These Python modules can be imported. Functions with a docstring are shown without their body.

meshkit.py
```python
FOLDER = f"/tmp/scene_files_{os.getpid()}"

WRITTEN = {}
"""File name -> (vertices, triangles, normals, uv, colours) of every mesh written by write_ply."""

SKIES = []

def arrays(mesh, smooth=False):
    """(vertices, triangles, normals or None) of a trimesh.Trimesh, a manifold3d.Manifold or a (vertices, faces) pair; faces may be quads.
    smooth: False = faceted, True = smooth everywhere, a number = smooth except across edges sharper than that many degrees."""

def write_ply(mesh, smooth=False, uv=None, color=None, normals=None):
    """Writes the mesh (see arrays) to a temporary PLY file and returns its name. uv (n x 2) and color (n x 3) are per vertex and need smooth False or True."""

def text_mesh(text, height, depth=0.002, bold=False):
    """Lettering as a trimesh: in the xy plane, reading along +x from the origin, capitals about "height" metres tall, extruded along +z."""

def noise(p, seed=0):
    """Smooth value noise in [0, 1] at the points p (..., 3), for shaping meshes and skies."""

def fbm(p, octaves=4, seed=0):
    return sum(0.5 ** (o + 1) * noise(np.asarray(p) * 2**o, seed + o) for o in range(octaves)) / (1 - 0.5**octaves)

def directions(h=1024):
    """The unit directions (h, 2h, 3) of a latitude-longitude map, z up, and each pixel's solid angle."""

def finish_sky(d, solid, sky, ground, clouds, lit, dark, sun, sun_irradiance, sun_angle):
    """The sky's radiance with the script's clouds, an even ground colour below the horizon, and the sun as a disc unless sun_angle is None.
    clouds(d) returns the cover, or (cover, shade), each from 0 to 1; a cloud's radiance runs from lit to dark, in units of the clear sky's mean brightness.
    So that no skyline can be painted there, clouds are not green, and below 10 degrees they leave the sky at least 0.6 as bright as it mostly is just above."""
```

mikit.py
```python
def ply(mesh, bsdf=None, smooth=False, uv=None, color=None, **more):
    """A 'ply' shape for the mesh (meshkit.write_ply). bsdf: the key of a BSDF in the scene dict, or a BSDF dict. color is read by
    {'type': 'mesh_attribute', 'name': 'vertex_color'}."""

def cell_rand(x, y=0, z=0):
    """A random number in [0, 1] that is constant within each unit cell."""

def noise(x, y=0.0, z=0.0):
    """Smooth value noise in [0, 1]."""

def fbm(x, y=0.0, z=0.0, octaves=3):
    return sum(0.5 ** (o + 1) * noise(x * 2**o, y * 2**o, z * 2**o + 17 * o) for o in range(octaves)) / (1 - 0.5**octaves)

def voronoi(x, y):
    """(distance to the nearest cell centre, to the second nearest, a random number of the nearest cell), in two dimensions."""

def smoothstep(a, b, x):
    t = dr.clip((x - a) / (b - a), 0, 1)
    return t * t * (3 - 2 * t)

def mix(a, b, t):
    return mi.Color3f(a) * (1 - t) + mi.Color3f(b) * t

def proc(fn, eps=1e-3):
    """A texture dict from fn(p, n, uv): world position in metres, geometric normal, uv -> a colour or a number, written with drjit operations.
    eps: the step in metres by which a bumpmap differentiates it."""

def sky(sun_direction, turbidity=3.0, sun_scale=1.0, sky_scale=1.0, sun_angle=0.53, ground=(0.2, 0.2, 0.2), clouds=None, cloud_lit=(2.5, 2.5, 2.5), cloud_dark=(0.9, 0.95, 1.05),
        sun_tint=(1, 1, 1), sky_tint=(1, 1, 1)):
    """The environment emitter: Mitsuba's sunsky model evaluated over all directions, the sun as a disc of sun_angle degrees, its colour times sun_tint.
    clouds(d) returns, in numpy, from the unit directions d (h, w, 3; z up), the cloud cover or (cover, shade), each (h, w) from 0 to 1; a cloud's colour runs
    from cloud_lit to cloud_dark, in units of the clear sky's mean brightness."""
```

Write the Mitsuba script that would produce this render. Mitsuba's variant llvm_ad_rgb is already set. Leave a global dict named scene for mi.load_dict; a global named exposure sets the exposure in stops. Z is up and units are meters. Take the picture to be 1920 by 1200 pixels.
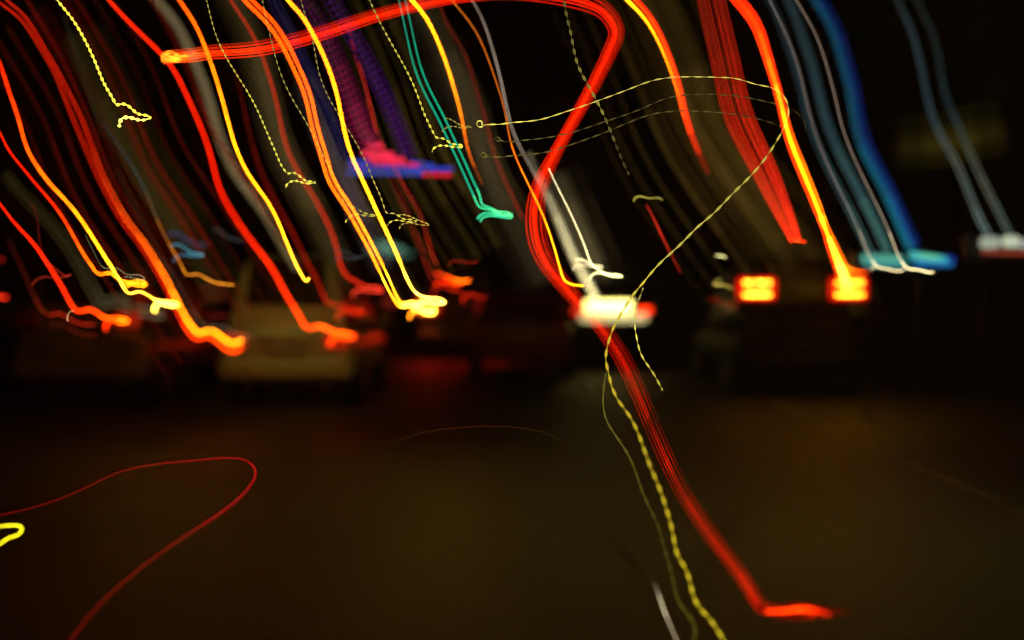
import math, numpy as np, trimesh, mitsuba as mi, drjit as dr, mikit, meshkit
from scipy.interpolate import make_interp_spline
from mikit import noise, fbm, smoothstep, mix

# ------------------------------------------------------------------ camera, sky, exposure
TF = mi.ScalarTransform4f
EYE_H, FOV, PITCH = 1.5, 50.0, math.atan(60 / 2059.0)
CAM = np.array([0, 0, EYE_H])
FWD = np.array([0, math.cos(PITCH), -math.sin(PITCH)])
UP = np.array([0, math.sin(PITCH), math.cos(PITCH)])
exposure = 0.0


def brown_glow_clouds(d):
    """Added night cloud whose brown patches stand in for the dim background glow."""
    p = d / np.maximum(d[..., 2:3] + 0.25, 0.05) * [2.6, 1.6, 1.0]
    f = meshkit.fbm(p, 4, 5)
    return np.clip((f - 0.40) * 4.5, 0, 1), np.clip(1.25 - (meshkit.fbm(p * 1.7 + 9, 4, 8) - 0.3) * 2.6, 0, 1)


scene = {
    'camera': {'type': 'thinlens', 'fov': FOV, 'fov_axis': 'x', 'aperture_radius': 0.055, 'focus_distance': 6.0,
               'near_clip': 0.05, 'far_clip': 3000.0,
               'to_world': TF().look_at(origin=CAM.tolist(), target=(CAM + FWD).tolist(), up=[0, 0, 1])},
    'sky_light': mikit.sky((0.3, 1.0, 0.06), turbidity=6, sun_scale=0.0, sky_scale=0.0004, sky_tint=(1.15, 0.78, 0.12), ground=(0.02, 0.02, 0.02),
                           clouds=brown_glow_clouds, cloud_lit=(4.6, 3.3, 0.6), cloud_dark=(0.6, 0.3, 0.05)),
}
scene['sky_light']['sampling_weight'] = 40.0
labels = {}
F = 960 / math.tan(math.radians(FOV / 2))


def at(x, y, d):
    """A point d metres ahead of the eye, given by its bearing (as in a 1920 x 1200 survey photograph)."""
    v = FWD + (x - 960) / F * np.array([1, 0, 0]) + (600 - y) / F * UP
    return CAM + v * (d / v[1])


# ------------------------------------------------------------------ keys and materials
used = {}


def key(name):
    n = used.get(name, 0)
    used[name] = n + 1
    return name if n == 0 else f'{name}_{n:03d}'


def tag(k, label=None, cat=None, group=None, kind=None):
    labels[k] = {a: b for a, b in (('label', label), ('category', cat), ('group', group), ('kind', kind)) if b}
    return k


def rgb(*c):
    return {'type': 'rgb', 'value': [float(x) for x in c]}


def princ(c, rough=0.5, metal=0.0, **more):
    return {'type': 'twosided', 'bsdf': {'type': 'principled', 'base_color': c if isinstance(c, dict) else rgb(*c), 'roughness': rough, 'metallic': metal, **more}}


def asphalt(p, n, uv):
    big = fbm(p.x * 0.35, p.y * 0.22, 0.0, 4)
    fine = noise(p.x * 60, p.y * 60, 1.0)
    track = smoothstep(0.25, 0.75, noise(p.x * 1.3, p.y * 0.05, 4.0))
    return mix((0.007, 0.007, 0.005), (0.032, 0.031, 0.024), big * 0.6 + fine * 0.25 + track * 0.25)


def asphalt_bump(p, n, uv):
    return noise(p.x * 90, p.y * 90, 0.0) * 0.6 + fbm(p.x * 9, p.y * 9, 2.0, 3)


def plaster(p, n, uv):
    return mix((0.16, 0.14, 0.11), (0.30, 0.27, 0.22), fbm(p.x * 0.7, p.y * 0.7, p.z * 0.5, 4))


scene['asphalt'] = {'type': 'twosided', 'bsdf': {'type': 'bumpmap', 'scale': 0.004, 'map': mikit.proc(asphalt_bump, 0.004),
                    'bsdf': {'type': 'principled', 'base_color': mikit.proc(asphalt), 'roughness': 0.62, 'specular': 0.4}}}
scene['paving'] = princ(mikit.proc(lambda p, n, uv: mix((0.10, 0.095, 0.085), (0.19, 0.18, 0.16), fbm(p.x * 2, p.y * 2, 0, 4))), 0.85)
scene['line_paint'] = princ(mikit.proc(lambda p, n, uv: mix((0.022, 0.020, 0.018), (0.060, 0.056, 0.050), smoothstep(0.3, 0.6, fbm(p.x * 9, p.y * 4, 0, 4)))), 0.7)
scene['plaster'] = princ(mikit.proc(plaster), 0.9)
scene['dark_trim'] = princ((0.03, 0.03, 0.032), 0.6)
scene['rubber'] = princ((0.02, 0.02, 0.02), 0.85)
scene['steel'] = princ((0.35, 0.35, 0.36), 0.35, 0.9)
scene['window_glass'] = princ((0.008, 0.009, 0.010), 0.35, 0.0, specular=0.25)
scene['paint_champagne'] = princ(mikit.proc(lambda p, n, uv: mix((0.36, 0.38, 0.24), (0.46, 0.47, 0.30), fbm(p.x * 3, p.y * 3, p.z * 3, 3))), 0.35, 0.2, clearcoat=0.7)
scene['paint_green'] = princ(mikit.proc(lambda p, n, uv: mix((0.20, 0.20, 0.10), (0.27, 0.26, 0.13), fbm(p.x * 3, p.y * 3, p.z * 3, 3))), 0.35, 0.2, clearcoat=0.7)
scene['paint_silver'] = princ((0.42, 0.39, 0.34), 0.35, 0.4, clearcoat=0.7)
scene['paint_black'] = princ((0.005, 0.005, 0.005), 0.7, 0.0, specular=0.2)
scene['paint_white'] = princ((0.65, 0.65, 0.62), 0.4, 0.0, clearcoat=0.5)
scene['paint_maroon'] = princ((0.14, 0.015, 0.012), 0.35, 0.1, clearcoat=0.7)
scene['plate_white'] = princ((0.30, 0.28, 0.22), 0.5)
scene['lens_red'] = princ((0.30, 0.012, 0.008), 0.15, 0.0, clearcoat=0.8)
scene['glow_body'] = {'type': 'diffuse', 'reflectance': rgb(0.01, 0.01, 0.01)}


def emit(c, weight=1.0):
    return {'type': 'area', 'radiance': rgb(*c), 'sampling_weight': float(weight)}


# ------------------------------------------------------------------ meshes
def xf(mesh, loc=(0, 0, 0), rotz=0.0):
    m = mesh.copy()
    m.apply_transform(trimesh.transformations.rotation_matrix(rotz, [0, 0, 1]))
    m.apply_translation(loc)
    return m


def rbox(sx, sy, sz, r=0.02, loc=(0, 0, 0)):
    """A box with chamfered edges, centred on loc."""
    r = min(r, 0.45 * min(sx, sy, sz))
    pts = []
    for a in (-1, 1):
        for b in (-1, 1):
            for c in (-1, 1):
                for k in range(3):
                    e = np.array([sx / 2, sy / 2, sz / 2]) - r
                    e[k] += r
                    pts.append(e * [a, b, c])
    m = trimesh.convex.convex_hull(np.array(pts))
    m.apply_translation(loc)
    return m


def frames(p):
    t = np.gradient(p, axis=0)
    t /= np.linalg.norm(t, axis=1, keepdims=True) + 1e-12
    n = np.zeros_like(p)
    v = np.cross(t[0], [0, 1.0, 0.2])
    n[0] = v / np.linalg.norm(v)
    for i in range(1, len(p)):
        v = n[i - 1] - t[i] * (n[i - 1] @ t[i])
        n[i] = v / (np.linalg.norm(v) + 1e-12)
    return t, n, np.cross(t, n)


def tube(p, r, a0=0, a1=None, sides=8, fr=None):
    """A tube along rows a0..a1 of p; its ends are closed where they are the ends of p."""
    t, n, b = fr if fr is not None else frames(p)
    a1 = len(p) - 1 if a1 is None else a1
    i = np.arange(a0, a1 + 1)
    ang = np.arange(sides) * 2 * np.pi / sides
    ring = p[i][:, None] + r[i][:, None, None] * (np.cos(ang)[None, :, None] * n[i][:, None] + np.sin(ang)[None, :, None] * b[i][:, None])
    v = ring.reshape(-1, 3)
    k = len(i)
    f = []
    q = np.arange(sides)
    for j in range(k - 1):
        x, y = j * sides + q, j * sides + (q + 1) % sides
        f += [np.stack([x, y, y + sides], 1), np.stack([x, y + sides, x + sides], 1)]
    if a0 == 0:
        v = np.vstack([v, p[0] - t[0] * r[0] * 0.6])
        f.append(np.stack([(q + 1) % sides, q, q * 0 + len(v) - 1], 1))
    if a1 == len(p) - 1:
        v = np.vstack([v, p[-1] + t[-1] * r[-1] * 0.6])
        e = (k - 1) * sides
        f.append(np.stack([e + q, e + (q + 1) % sides, q * 0 + len(v) - 1], 1))
    return trimesh.Trimesh(v, np.vstack(f), process=False)


def put(k, mesh, bsdf, smooth=30, **more):
    scene[k] = mikit.ply(mesh, bsdf, smooth=smooth, **more)
    return k


# ------------------------------------------------------------------ the setting: road, pavements, kerbs
def slab(x0, x1, y0, y1, z, nx=2, ny=2):
    gx, gy = np.linspace(x0, x1, nx), np.linspace(y0, y1, ny)
    X, Y = np.meshgrid(gx, gy)
    v = np.stack([X.ravel(), Y.ravel(), np.full(X.size, z)], 1)
    i = np.arange(nx * ny).reshape(ny, nx)
    a, b, c, d = i[:-1, :-1].ravel(), i[:-1, 1:].ravel(), i[1:, 1:].ravel(), i[1:, :-1].ravel()
    return trimesh.Trimesh(v, np.vstack([np.stack([a, b, c], 1), np.stack([a, c, d], 1)]), process=False)


put('road', slab(-400, 400, -60, 900, 0.0, 3, 3), 'asphalt', False)
tag('road', kind='structure')
for nm, x0, x1 in (('pavement', 9.5, 13.5), ('pavement_001', -13.5, -9.5)):
    put(nm, rbox(x1 - x0, 120, 0.14, 0.02, ((x0 + x1) / 2, 55, 0.07)), 'paving')
    tag(nm, kind='structure')
used['lane_line'] = 0
put('lane_line', slab(3.35, 3.47, 3, 60, 0.004, 2, 40), 'line_paint', False)
tag('lane_line', 'faint worn lane line on the dark road at far right', 'road marking')

# ------------------------------------------------------------------ two unseen street lamps, added to light the near road and the olive car
def added_street_lamp(x, y, side, label, power, cone, aim=None):
    k = key('added_street_lamp')
    tag(k, label, 'street lamp', 'unseen street lamps added beside the road')
    hx = x - side * 2.6
    put(f'{k}__pole', trimesh.creation.revolve([[0.0, 0.0], [0.13, 0.0], [0.12, 0.9], [0.08, 0.95], [0.05, 8.0], [0.0, 8.02]], 16).apply_translation([x, y, 0]), 'dark_trim')
    a = np.array([[x, y, 7.9], [x - side * 0.6, y, 8.35], [x - side * 1.5, y, 8.55], [hx + side * 0.2, y, 8.6]])
    a = make_interp_spline([0, 1, 2, 3], a)(np.linspace(0, 3, 16))
    put(f'{k}__arm', tube(a, np.full(16, 0.035)), 'dark_trim')
    put(f'{k}__lamp_head', trimesh.convex.convex_hull(np.array([[hx + s * 0.35, y + q * 0.13, 8.56] for s in (-1, 1) for q in (-1, 1)] + [[hx + s * 0.28, y + q * 0.08, 8.68] for s in (-1, 1) for q in (-1, 1)])), 'dark_trim')
    put(f'{k}__lamp_glass', rbox(0.5, 0.2, 0.03, 0.01, (hx, y, 8.54)), 'glow_body', emitter=emit((3, 1.9, 0.3), 0.2))
    o = [hx, y, 8.50]
    t = list(aim) if aim else [hx, y, 0]
    for n in range(10):      # one light split into spots to soften the shadows of the cords
        p = np.array(o) + [(n % 5 - 2) * 0.13, (n // 5 - 0.5) * 0.22, 0]
        scene[f'{k}__bulb_{n:03d}'] = {'type': 'spot', 'intensity': rgb(power * 0.10, power * 0.090, power * 0.018), 'sampling_weight': 15.0, 'cutoff_angle': cone, 'beam_width': cone * 0.08,
                                       'to_world': TF().look_at(origin=p.tolist(), target=t, up=[0, 1, 0])}


added_street_lamp(5.9, 4.6, 1, 'unseen street lamp added to cast the olive pool of light on the near road', 60, 21, (1.5, 6.4, 0))
added_street_lamp(-6.9, 8.6, -1, 'unseen street lamp added to light the tall olive car with orange tail lamps', 32, 10.0, (-2.75, 13.7, 0.80))

# ------------------------------------------------------------------ buildings far behind
def building(name, x, y, w, dpt, h, label, rows, cols, face, mat='plaster'):
    """A plain block; face 'x+'/'x-' is the street front that carries the windows."""
    k = key(name)
    tag(k, label, 'building')
    put(f'{k}__wall', rbox(w, dpt, h, 0.03, (x, y, h / 2)), mat)
    put(f'{k}__roof', rbox(w + 0.3, dpt + 0.3, 0.35, 0.04, (x, y, h + 0.176)), 'dark_trim')
    s = 1 if face == 'x+' else -1
    fx = x + s * w / 2
    for r in range(rows):
        for c in range(cols):
            wy = y - dpt / 2 + (c + 0.5) * dpt / cols
            wz = 4.3 + r * 3.1
            f = f'{k}__window' if r == c == 0 else f'{k}__window_{r * cols + c:03d}'
            put(f, rbox(0.10, 1.5, 1.6, 0.02, (fx + s * 0.02, wy, wz)), 'dark_trim')
            put(f'{f}__pane', rbox(0.03, 1.3, 1.4, 0.005, (fx + s * 0.075, wy, wz)), 'window_glass')
    put(f'{k}__shop_shutter', rbox(0.12, dpt * 0.8, 2.6, 0.02, (fx + s * 0.05, y, 1.45)), 'steel')
    put(f'{k}__canopy', rbox(1.1, dpt * 0.9, 0.14, 0.03, (fx + s * 0.56, y, 3.1)), 'dark_trim')
    return k


building('corner_building', -19.0, 46.0, 11.0, 20.0, 13.0, 'dark building at left beyond the parked cars', 3, 5, 'x+')
building('shop_building', 19.0, 44.0, 11.0, 24.0, 11.0, 'dark shop building at right behind the blue signs', 2, 6, 'x-')
building('far_building', -6.0, 92.0, 16.0, 10.0, 12.0, 'dark far building closing the road beneath the neon sign', 2, 3, 'x+')


# ------------------------------------------------------------------ cars
def section(w, z0, z1, y, n=20, e=4.0):
    a = np.arange(n) * 2 * np.pi / n
    c, s = np.cos(a), np.sin(a)
    return np.stack([np.sign(c) * np.abs(c) ** (2 / e) * w / 2, np.full(n, y), (z0 + z1) / 2 + np.sign(s) * np.abs(s) ** (2 / e) * (z1 - z0) / 2], 1)


def loft(secs):
    n, v = len(secs[0]), np.vstack(secs)
    q, f = np.arange(n), []
    for j in range(len(secs) - 1):
        x, y = j * n + q, j * n + (q + 1) % n
        f += [np.stack([x, x + n, y + n], 1), np.stack([x, y + n, y], 1)]
    v = np.vstack([v, secs[0].mean(0), secs[-1].mean(0)])
    e = (len(secs) - 1) * n
    f += [np.stack([q, (q + 1) % n, q * 0 + len(v) - 2], 1), np.stack([e + (q + 1) % n, e + q, q * 0 + len(v) - 1], 1)]
    m = trimesh.Trimesh(v, np.vstack(f), process=False)
    m.fix_normals()
    return m


def car(loc, label, paint, group=None, hatch=False, lamps=(None, None), name='parked_car', tall=False, glow=0, lamp_z=None):
    """A car seen from behind: its rear bumper stands at y = 0 and it points along +y."""
    k = key(name)
    tag(k, label, 'car', group)
    tw = TF().translate(list(loc))

    def part(nm, mesh, mat, smooth=35, **more):
        n = used.get((k, nm), 0)
        used[(k, nm)] = n + 1
        p = f'{k}__{nm}' if n == 0 else f'{k}__{nm}_{n:03d}'
        put(p, mesh, mat, smooth, to_world=tw, **more)
        return p

    top = 1.02 if hatch else 0.98
    body = loft([section(1.50, 0.42, top - 0.10, 0.00), section(1.66, 0.34, top - 0.02, 0.07), section(1.72, 0.28, top, 0.45), section(1.75, 0.26, 0.98, 1.3),
                 section(1.75, 0.26, 0.96, 2.9), section(1.70, 0.27, 0.86, 3.6), section(1.60, 0.30, 0.76, 4.1), section(1.40, 0.38, 0.66, 4.3)])
    part('body', body, paint)
    lz, zs = (1.10, 1.75) if tall else (0.84, 1.0)
    lz = lamp_z or lz
    hi = (lambda v: np.stack([v[:, 0], v[:, 1], 0.85 + (v[:, 2] - 0.85) * zs], 1))
    r0, r1 = (0.10, 0.20) if tall else (0.12, 0.42) if hatch else (0.62, 1.10)
    cab = loft([section(1.48, 0.85, 0.99, r0, e=5), section(1.30, 0.85, 1.36, (r0 + r1) / 2 + 0.05, e=5), section(1.22, 0.85, 1.46, r1 + 0.1, e=5), section(1.24, 0.85, 1.49, 1.9, e=5),
                section(1.26, 0.85, 1.43, 2.4, e=5), section(1.44, 0.85, 0.98, 3.15, e=5)])
    cab.vertices = hi(cab.vertices)
    part('cabin', cab, paint)
    sl = np.array([[-0.52, r0 + 0.05, 1.03], [0.52, r0 + 0.05, 1.03], [0.45, r1 - 0.03, 1.37], [-0.45, r1 - 0.03, 1.37]])
    sl = hi(sl) + ([[0, 0, 0.12]] * 4 if tall else 0)
    nrm = np.cross(sl[1] - sl[0], sl[3] - sl[0])
    nrm /= np.linalg.norm(nrm)
    part('rear_window', trimesh.convex.convex_hull(np.vstack([sl + nrm * 0.035, sl - nrm * 0.05])), 'window_glass')
    for s in (-1, 1):
        q = np.array([[0, 1.0, 1.02], [0, 2.55, 1.02], [0, 2.30, 1.34], [0, 1.25, 1.38]])
        in0, in1 = np.array([0.70, 0, 0]), np.array([0.625, 0, 0])
        q = hi(q)
        side = np.vstack([q[:2] + in0, q[2:] + in1]) * [s, 1, 1]
        part('side_window', trimesh.convex.convex_hull(np.vstack([side, side + [s * 0.03, 0, 0]])), 'window_glass')
    part('bumper', rbox(1.66, 0.20, 0.26, 0.06, (0, 0.02, 0.48)), paint)
    part('number_plate', rbox(0.50, 0.03, 0.11, 0.008, (0, -0.05, 0.74)), 'rubber' if paint == 'paint_black' else 'plate_white')
    part('trim_strip', rbox(0.72, 0.03, 0.05, 0.01, (0, -0.04, 0.86)), paint if paint == 'paint_black' else 'plate_white')
    part('exhaust', trimesh.creation.cylinder(0.03, 0.3, sections=12).apply_transform(trimesh.transformations.rotation_matrix(math.pi / 2, [1, 0, 0])).apply_translation([0.5, 0.02, 0.29]), 'steel')
    for s in (-1, 1):
        for wy in (0.85, 3.4):
            wm = trimesh.creation.cylinder(0.31, 0.20, sections=28)
            wm.apply_transform(trimesh.transformations.rotation_matrix(math.pi / 2, [0, 1, 0]))
            w = part('wheel', wm.apply_translation([s * 0.78, wy, 0.31]), 'rubber')
            rm = trimesh.creation.cylinder(0.19, 0.215, sections=20)
            rm.apply_transform(trimesh.transformations.rotation_matrix(math.pi / 2, [0, 1, 0]))
            put(f'{w}__rim', rm.apply_translation([s * 0.78, wy, 0.31]), 'steel', to_world=tw)
        part('mirror', rbox(0.20, 0.10, 0.14, 0.03, (s * 0.94, 2.45, 1.02)), paint)
    for s, em in zip((-1, 1), lamps):
        t = part('tail_lamp', rbox(*((0.52, 0.09, 0.30) if em and len(em) > 1 else (0.30, 0.09, 0.19)), 0.03, (s * 0.63, 0.0, lz)), 'lens_red', **({'emitter': emit(em[0], 2)} if em else {}))
        if em and len(em) > 1:
            for j, zz in enumerate((lz + 0.08, lz - 0.08)):
                put(f'{t}__bulb_bar' + ('' if j == 0 else f'_{j:03d}'), rbox(0.36, 0.03, 0.030, 0.012, (s * 0.63, -0.05, zz)), 'glow_body', to_world=tw, emitter=emit(em[1], 2))
        if em and glow:
            g = np.array(loc) + [s * 0.63, -0.12, lz]
            scene[f'{t}__bulb'] = {'type': 'spot', 'intensity': rgb(glow, glow * 0.012, glow * 0.002), 'sampling_weight': 25.0, 'cutoff_angle': 75, 'beam_width': 20, 'to_world': TF().look_at(origin=g.tolist(), target=(g + [0, -1, -0.45]).tolist(), up=[0, 0, 1])}
    return k


G = 'cars in the queue on the dark road'
car((-2.83, 13.7, 0), 'tall pale olive car at centre left between two orange tail lamps', 'paint_champagne', G, True, (((0.35, 0.012, 0.002),), ((0.35, 0.012, 0.002),)), tall=True, lamp_z=0.84)
car((-5.50, 13.9, 0), 'dim green car at the left edge under the hooked red trail', 'paint_green', G, True, (None, ((0.30, 0.010, 0.002),)), tall=True)
car((-1.20, 23.5, 0), 'dim silver car under the twin bright yellow trails', 'paint_silver', G, True, (((0.5, 0.008, 0.002), (5, 1.6, 0.08)), ((0.5, 0.006, 0.003),)), tall=True, glow=2.2)
car((-4.2, 32.0, 0), 'small far silver car behind the tall olive one', 'paint_silver', G, True, (None, ((0.25, 0.02, 0.01),)), tall=True)
car((3.97, 15.0, 0), 'black car at right with two bright yellow barred tail lamps', 'paint_black', G, True, (((1.1, 0.004, 0.0003), (20, 7.0, 0.35)), ((1.1, 0.004, 0.0003), (18, 6.0, 0.25))), tall=True, lamp_z=1.49, glow=0.04)
car((0.15, 17.6, 0), 'maroon car in shadow left of the bright cream light', 'paint_maroon', G, True)

# a dark van; an added glowing panel and bumper imitate its lit back
k = key('delivery_van')
tag(k, 'van with an added cream glow panel and glowing bumper across its back', 'van')
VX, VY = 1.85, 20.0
put(f'{k}__body', loft([xf(trimesh.Trimesh(section(1.55, 0.35, 1.55, 0.0, e=7), [[0, 1, 2]], process=False), (VX, VY, 0)).vertices] +
                       [section(w, z0, z1, yy, e=7) + [VX, VY, 0] for w, z0, z1, yy in ((1.70, 0.30, 1.62, 0.15), (1.72, 0.28, 1.66, 2.6), (1.66, 0.30, 1.55, 3.4), (1.58, 0.32, 0.95, 4.0), (1.4, 0.38, 0.8, 4.3))]), 'paint_black')
put(f'{k}__rear_window', rbox(1.1, 0.04, 0.36, 0.04, (VX, VY - 0.005, 1.34)), 'window_glass')
put(f'{k}__added_glow_panel', rbox(0.86, 0.05, 0.20, 0.09, (VX - 0.10, VY - 0.06, 1.17)), 'glow_body', emitter=emit((5.5, 4.6, 1.15), 3))  # added emitter, stands in for the brightly lit back of the van
put(f'{k}__bumper', rbox(1.24, 0.16, 0.16, 0.06, (VX, VY - 0.02, 0.96)), 'paint_white', emitter=emit((0.80, 0.70, 0.30)))  # bumper emits by itself, in place of light falling on it
put(f'{k}__tail_lamp', rbox(0.26, 0.05, 0.08, 0.02, (VX + 0.55, VY - 0.1, 1.10)), 'lens_red', emitter=emit((5.0, 0.12, 0.01)))
put(f'{k}__tail_lamp_001', rbox(0.16, 0.05, 0.14, 0.02, (VX - 0.66, VY - 0.08, 1.08)), 'lens_red', emitter=emit((1.2, 0.03, 0.01)))
for j, (s, wy) in enumerate(((-1, 0.8), (1, 0.8), (-1, 3.3), (1, 3.3))):
    wm = trimesh.creation.cylinder(0.31, 0.2, sections=24)
    wm.apply_transform(trimesh.transformations.rotation_matrix(math.pi / 2, [0, 1, 0]))
    put(f'{k}__wheel' + ('' if j == 0 else f'_{j:03d}'), wm.apply_translation([VX + s * 0.76, VY + wy, 0.31]), 'rubber')


# ------------------------------------------------------------------ lit signs
def sign_bar(k, nm, x0, y0, x1, y1, th, d, c):
    """A lit sign bar from one bearing to the other, th tall, d metres away."""
    a, b = at(x0, y0, d), at(x1, y1, d)
    p = np.linspace(a, b, 6)
    n = used.get((k, nm), 0)
    used[(k, nm)] = n + 1
    put(f'{k}__{nm}' if n == 0 else f'{k}__{nm}_{n:03d}', tube(p, np.full(6, th / F * d / 2), sides=10), 'glow_body', True, emitter=emit(c, 0.7))


def post(k, x, y, d, w, h):
    a = at(x, y, d)
    put(f'{k}__back_board', rbox(w, 0.10, h, 0.02, (a[0], d + 0.35, a[2])), 'dark_trim')
    put(f'{k}__post', trimesh.creation.cylinder(0.009, a[2], sections=12).apply_translation([a[0], d + 0.47, a[2] / 2]), 'dark_trim')


k = tag(key('neon_sign'), 'pink and blue neon sign glowing above the cars', 'neon sign')
D = 10.5
PK, BL, RE = (1.1, 0.03, 0.10), (0.03, 0.05, 0.42), (0.75, 0.012, 0.03)
for x0, y0, x1, y1, th, c in ((690, 272, 716, 274, 9, PK), (680, 286, 736, 289, 9, PK), (690, 297, 757, 299, 10, PK), (700, 304, 785, 309, 8, RE), (655, 302, 690, 304, 8, BL),
                              (770, 303, 812, 311, 7, BL), (655, 313, 760, 313, 8, (0.10, 0.05, 0.42)), (760, 317, 848, 317, 8, (0.03, 0.05, 0.5)), (652, 324, 792, 325, 9, (0.03, 0.06, 0.33)), (792, 327, 845, 328, 8, RE)):
    sign_bar(k, 'neon_tube', x0, y0, x1, y1, th, D, c)
k = tag(key('shop_sign'), 'bright blue lit shop sign at right, the wider of two', 'sign')
post(k, 1750, 490, 12, 0.56, 0.26)
sign_bar(k, 'light_tube', 1708, 478, 1772, 488, 15, 12, (0.06, 0.48, 0.50))
sign_bar(k, 'light_tube', 1722, 479, 1758, 483, 9, 11.9, (0.14, 0.62, 0.38))
sign_bar(k, 'light_tube', 1716, 494, 1786, 495, 11, 12, (0.012, 0.14, 0.38))
sign_bar(k, 'light_tube', 1775, 482, 1788, 488, 12, 12, (0.005, 0.03, 0.22))
k = tag(key('shop_sign'), 'pale teal lit sign left of the blue one', 'sign')
post(k, 1655, 488, 12, 0.5, 0.2)
sign_bar(k, 'light_tube', 1618, 484, 1690, 486, 16, 12, (0.08, 0.38, 0.28))
sign_bar(k, 'light_tube', 1622, 495, 1700, 497, 10, 12, (0.04, 0.26, 0.26))
k = tag(key('shop_sign'), 'white lit sign with a red lower edge at the right border', 'sign')
post(k, 1880, 460, 12, 0.56, 0.3)
sign_bar(k, 'light_tube', 1842, 455, 1870, 455, 23, 12, (0.34, 0.38, 0.29))
sign_bar(k, 'light_tube', 1884, 453, 1906, 453, 23, 12, (0.52, 0.58, 0.40))
sign_bar(k, 'light_tube', 1912, 457, 1930, 457, 20, 12, (0.30, 0.30, 0.26))
sign_bar(k, 'light_tube', 1842, 473, 1925, 475, 7, 12, (0.30, 0.04, 0.02))
k = tag(key('shop_sign'), 'small pale green lit sign behind the yellow trails', 'sign')
post(k, 722, 466, 26, 1.0, 0.5)
sign_bar(k, 'light_tube', 702, 456, 735, 461, 9, 26, (0.11, 0.30, 0.20))
sign_bar(k, 'light_tube', 690, 466, 755, 468, 8, 26, (0.13, 0.32, 0.22))
sign_bar(k, 'light_tube', 712, 476, 772, 476, 6, 26, (0.07, 0.18, 0.13))


# ------------------------------------------------------------------ the trails of light
def mixed(stops, t):
    ts = [s[0] for s in stops]
    return np.array([math.exp(np.interp(t, ts, [math.log(max(s[1][c], 1e-4)) for s in stops])) for c in range(3)])


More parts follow.
